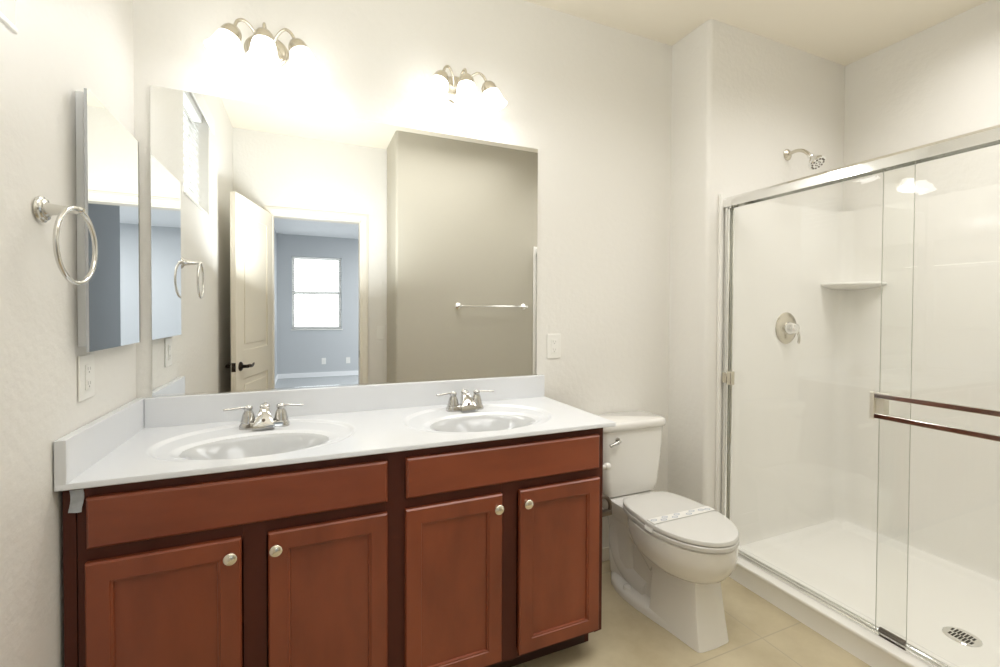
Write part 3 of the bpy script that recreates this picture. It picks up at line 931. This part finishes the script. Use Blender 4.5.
# paper holder on the side of the vanity and a small white knob
ph = thing('paper_holder', (1.53, -0.43, 0.49), 'dark metal toilet paper holder arm on the right side of the vanity', 'paper holder')
MB().lathe([(0.026, -0.0005), (0.026, 0.006), (0.018, 0.012), (0.010, 0.018), (0.009, 0.07)], (1.53, -0.43, 0.493), (1, 0, 0), 24).build('wall_post', M['pewter'], ph)
arc = []
for i in range(12):
    a = R(-20+130*i/11)
    arc.append((1.603+0.04*math.cos(a), -0.43, 0.497+0.045*math.sin(a)))
MB().tube(arc, 0.008, 12).build('curved_arm', M['pewter'], ph)
MB().box(1.592, 1.648, -0.44, -0.42, 0.464, 0.486).build('end_block', M['pewter'], ph, bevel=0.004, smooth=0)
wk = MB().lathe([(0.012, -0.0005), (0.012, 0.02), (0.007, 0.08), (0.009, 0.092), (0.013, 0.096), (0.0145, 0.104), (0.0135, 0.112), (0.008, 0.117), (0.001, 0.118)], (1.53, -0.42, 0.655), (1, 0, 0), 24)
tag(wk.build('side_knob', M['white']), 'small white round knob on the right side of the vanity, in front of the tank', 'knob')

# ------------------------------------------------------------------ shower
def grid_mesh(xs, ys, fz):
    b = MB()
    for x in xs:
        for y in ys:
            b.v.append((x, y, fz(x, y)))
    n = len(ys)
    for i in range(len(xs)-1):
        for j in range(n-1):
            b.f.append((i*n+j, (i+1)*n+j, (i+1)*n+j+1, i*n+j+1)); b.mi.append(0)
    return b
PX0, PX1, PY0, PY1 = 2.393, XR-0.001, YP+0.001, YJ-0.001
CH = 0.097
DRX, DRY = 2.832, -1.035
def panz(x, y):
    def curb(x):
        if x < 2.52:
            return CH
        return CH-(CH-0.045)*sm((x-2.52)/0.05)
    z = curb(x)
    fl = 0.045
    d = math.hypot(x-DRX, y-DRY)
    z -= 0.010*sm(1-d/0.8) if x > 2.57 else 0.010*sm(1-d/0.8)*sm((x-2.52)/0.05)
    e = min(PX1-x, PY1-y, y-PY0)
    if x > 2.5:
        z += 0.028*(1-sm((e-0.020)/0.06))*sm((x-2.5)/0.05)
    return z
xs_ = [PX0, PX0+0.004, PX0+0.008, PX0+0.03]+[2.5+0.005*i for i in range(17)]+[2.6+0.04*i for i in range(18)]+[3.3+0.006*i for i in range(18)]+[PX1]
ys_ = [PY0+0.006*i for i in range(14)]+[PY0+0.09+(PY1-PY0-0.18)*i/36 for i in range(37)]+[PY1-0.006*i for i in range(13, -1, -1)]
pan = grid_mesh(xs_, ys_, panz)
prof = [(PX0, CH), (PX0-0.003, CH-0.003), (PX0-0.004, CH-0.010), (PX0-0.001, CH-0.016), (PX0+0.001, CH-0.022), (PX0+0.004, 0.004), (PX0+0.003, 0.0)]
pan.loft([[(a, PY0, c) for a, c in prof], [(a, PY1, c) for a, c in prof]], False, False, closed=False)
sp_ = thing('shower_pan', (2.9, -1.0, 0), 'glossy cream shower pan with raised curb and round drain', 'shower pan')
pan.build('pan', M['fibre'], sp_, smooth=45)
dz_ = panz(DRX, DRY)
b = MB().lathe([(0.052, -0.002), (0.055, 0.002), (0.052, 0.004), (0.040, 0.0035), (0.001, 0.0035)], (DRX, DRY, dz_), (0, 0, 1), 40)
for j in (-1, 1):
    for i in range(-3, 4):
        cx, cyy = DRX+j*0.017, DRY+i*0.0105+0.003*j
        hl = 0.0145 if abs(i) < 3 else 0.010
        b.box(cx-hl, cx+hl, cyy-0.0032, cyy+0.0032, dz_+0.0030, dz_+0.0042, 1)
b.build('drain_cover', [M['chrome'], M['dark']], sp_)['label'] = 'round chrome drain grate with dark slots'

# surround walls
ss = thing('shower_surround', (3.0, -0.5, 0.08), 'glossy cream fibreglass shower surround panels with corner shelf', 'shower surround')
SZ = 1.86
def uring(t, z):
    """plan of the U shaped surround, t = distance of the skin from the walls"""
    r = 0.075
    x1, ya, yb = XR-0.0005-t, YJ-0.0005-t, YP+0.0005+t
    rr = max(r-t, 0.012) if t < 0.01 else r
    pts = [(2.425, ya, z)]
    for i in range(11):
        a = R(90-90*i/10)
        pts.append((x1-rr+rr*math.cos(a), ya-rr+rr*math.sin(a), z))
    for i in range(11):
        a = R(-90*i/10)
        pts.append((x1-rr+rr*math.cos(a), yb+rr+rr*math.sin(a), z))
    pts.append((2.425, yb, z))
    return pts
b = MB()
b.loft([uring(0.0012, SZ), uring(0.004, SZ-0.04), uring(0.008, SZ-0.12), uring(0.011, SZ-0.22), uring(0.011, 0.14), uring(0.012, 0.11), uring(0.016, 0.085), uring(0.022, 0.070), uring(0.028, 0.062)], False, False, closed=False)
b.build('wall_panels', M['fibre'], ss, smooth=60)
for y0, y1 in ((YJ-0.016, YJ-0.0005), (YP+0.0005, YP+0.016)):
    MB().box(2.412, 2.432, y0, y1, 0.0985, SZ).build('edge_flange', M['fibre'], ss, bevel=0.004, smooth=0)
# corner shelf
b = MB()
def shelf(z, k):
    cx, cyy = XR-0.012, YJ-0.0135
    pts = [(cx, cyy, z)]
    for i in range(13):
        a = R(90*i/12)
        c, s = math.cos(a)**0.55 if i < 12 else 0, math.sin(a)**0.55 if i else 0
        pts.append((cx-0.20*k*c, cyy-0.218*k*s, z))
    return pts
b.loft([shelf(1.405, 0.5), shelf(1.418, 0.86), shelf(1.424, 0.96), shelf(1.430, 1.0), shelf(1.436, 1.0), shelf(1.440, 0.98)])
b.build('corner_shelf', M['fibre'], ss, smooth=40)

# sliding doors
en = thing('shower_doors', (XS, -1.0, 0.098), 'chrome framed sliding glass shower doors with a double towel bar', 'shower door')
hdr = MB()
hp = [(-0.030, 1.793), (-0.030, 1.828), (-0.024, 1.838), (-0.012, 1.843), (0.020, 1.843), (0.030, 1.836), (0.030, 1.793), (0.024, 1.793), (0.024, 1.82), (-0.024, 1.82), (-0.024, 1.793)]
hdr.loft([[(XS+a, YP+0.0125, c) for a, c in hp], [(XS+a, YJ-0.0165, c) for a, c in hp]])
hdr.build('header_rail', M['chrome'], en, smooth=30)
trk = MB()
tp = [(-0.026, CH+0.001), (-0.026, 0.1035), (-0.023, 0.1035), (-0.0225, 0.1), (-0.004, 0.1), (-0.003, 0.1055), (0.003, 0.1055), (0.004, 0.1), (0.022, 0.1), (0.023, 0.105), (0.026, 0.105), (0.026, CH+0.001)]
trk.loft([[(XS+a, YP+0.0125, c) for a, c in tp], [(XS+a, YJ-0.0165, c) for a, c in tp]])
trk.build('bottom_track', M['chrome'], en, smooth=30)
for y0, y1 in ((YJ-0.0265, YJ-0.0165), (YP+0.0125, YP+0.022)):
    jm = MB()
    s = -1 if y0 > -1 else 1
    ya, yb = (y1, y0) if s < 0 else (y0, y1)
    jm.box(XS-0.021, XS+0.021, ya, yb, 0.107, 1.792)
    jm.box(XS-0.021, XS-0.0175, yb, yb+s*0.012, 0.107, 1.792)
    jm.box(XS+0.0175, XS+0.021, yb, yb+s*0.012, 0.107, 1.792)
    jm.build('wall_jamb', M['chrome'], en, bevel=0.001, smooth=0)
def pane(x, y0, y1):
    b = MB()
    b.box(x-0.003, x+0.003, y0, y1, 0.108, 1.815)
    b.mi = [0, 0, 1, 1, 1, 1]
    return b.build('glass_panel', [M['glass'], M['glassedge']], en, smooth=0)
YA, YB = -0.945, -1.026
inner = pane(XS+0.013, YB, YJ-0.028)
outer = pane(XS-0.013, YP+0.024, YA)
# guide at the foot of the panels
MB().box(XS-0.008, XS+0.006, YB-0.004, YA-0.005, 0.1058, 0.122).build('door_guide', M['pewter'], en, bevel=0.002, smooth=0)
# double towel bar on the outer panel
tx = XS-0.055
for z in (0.978, 0.905):
    MB().box(tx-0.004, tx+0.004, YP+0.16, YA+0.008, z-0.009, z+0.009).build('towel_rail', M['brownmetal'], outer, bevel=0.002, smooth=0)
for yy in (YA-0.002, YP+0.17):
    b = MB()
    b.box(tx-0.006, tx+0.006, yy-0.004, yy+0.010, 0.892, 0.990)
    b.box(tx+0.005, XS-0.0165, yy-0.030, yy+0.008, 0.900, 0.985)
    b.build('bar_bracket', M['satin'], outer, bevel=0.002, smooth=0)
# bumper latch on the jamb
b = MB().box(XS-0.031, XS-0.022, YJ-0.050, YJ-0.020, 0.925, 0.975)
b.box(XS-0.034, XS-0.005, YJ-0.074, YJ-0.052, 0.918, 0.985)
b.build('door_bumper', M['nickel'], en, bevel=0.003, smooth=0)

# shower head
hx, hz = 2.917, 2.126
sh = thing('shower_sprayer', (hx, YJ, hz), 'chrome shower head on a bent arm high on the shower end wall', 'shower head')
MB().lathe([(0.030, 0.0008), (0.030, 0.004), (0.024, 0.010), (0.014, 0.014), (0.010, 0.016)], (hx, YJ, hz), (0, -1, 0), 30).build('flange', M['nickel'], sh)
MB().tube([(hx, YJ-0.008, hz), (hx, YJ-0.05, hz+0.006), (hx, YJ-0.085, hz-0.004), (hx, YJ-0.110, hz-0.026), (hx, YJ-0.124, hz-0.045)], 0.0088, 14, sub=6).build('arm', M['nickel'], sh)
ha = Vector((0, -0.62, -0.78)).normalized()
hb = Vector((hx, YJ-0.120, hz-0.040))
b = MB().lathe([(0.012, 0), (0.014, 0.008), (0.012, 0.016), (0.018, 0.024), (0.030, 0.042), (0.040, 0.056), (0.042, 0.066), (0.039, 0.070), (0.001, 0.072)], hb, ha, 32)
u = Vector((1, 0, 0)); w_ = ha.cross(u)
for k, (rr, cnt) in enumerate(((0.012, 6), (0.029, 12))):
    for i in range(cnt):
        a = 2*math.pi*i/cnt
        b.lathe([(0.0055 if k else 0.004, 0), (0.004 if k else 0.003, 0.003)], hb+ha*0.0698+u*rr*math.cos(a)+w_*rr*math.sin(a), ha, 10, k=1)
b.build('spray_face', [M['chrome'], M['pewter']], sh)

# shower valve
vx, vz, vy = 2.912, 1.190, YJ-0.010
sv = thing('shower_valve', (vx, vy, vz), 'round chrome shower valve with lever on the shower end wall', 'valve')
MB().lathe([(0.084, 0.0005), (0.085, 0.004), (0.080, 0.008), (0.050, 0.013), (0.036, 0.016), (0.001, 0.016)], (vx, vy, vz), (0, -1, 0), 48).build('escutcheon', M['nickel'], sv)
MB().lathe([(0.034, 0.014), (0.033, 0.030), (0.026, 0.045), (0.024, 0.060), (0.016, 0.066), (0.001, 0.067)], (vx, vy, vz), (0, -1, 0), 32).build('hub', M['chrome'], sv)
MB().tube([(vx+0.005, vy-0.052, vz-0.004), (vx+0.016, vy-0.058, vz-0.022), (vx+0.026, vy-0.058, vz-0.048), (vx+0.030, vy-0.052, vz-0.080)], [0.012, 0.011, 0.009, 0.0085], 14, sub=5, flat=0.7).build('lever', M['chrome'], sv)

# towel bar on the partition (seen in the mirror)
tbx0, tbx1, tbz = 1.705, 2.318, 1.316
tw = thing('towel_bar', ((tbx0+tbx1)/2, YP, tbz), 'chrome towel bar on the beige partition wall, seen in the mirror', 'towel bar')
for x in (tbx0, tbx1):
    MB().lathe([(0.026, 0.0008), (0.027, 0.005), (0.022, 0.010), (0.011, 0.014), (0.009, 0.055), (0.012, 0.062), (0.011, 0.072), (0.002, 0.076)], (x, YP, tbz), (0, 1, 0), 28).build('post', M['chrome'], tw)
MB().tube([(tbx0, YP+0.063, tbz), (tbx1, YP+0.063, tbz)], 0.0075, 16).build('bar', M['chrome'], tw)
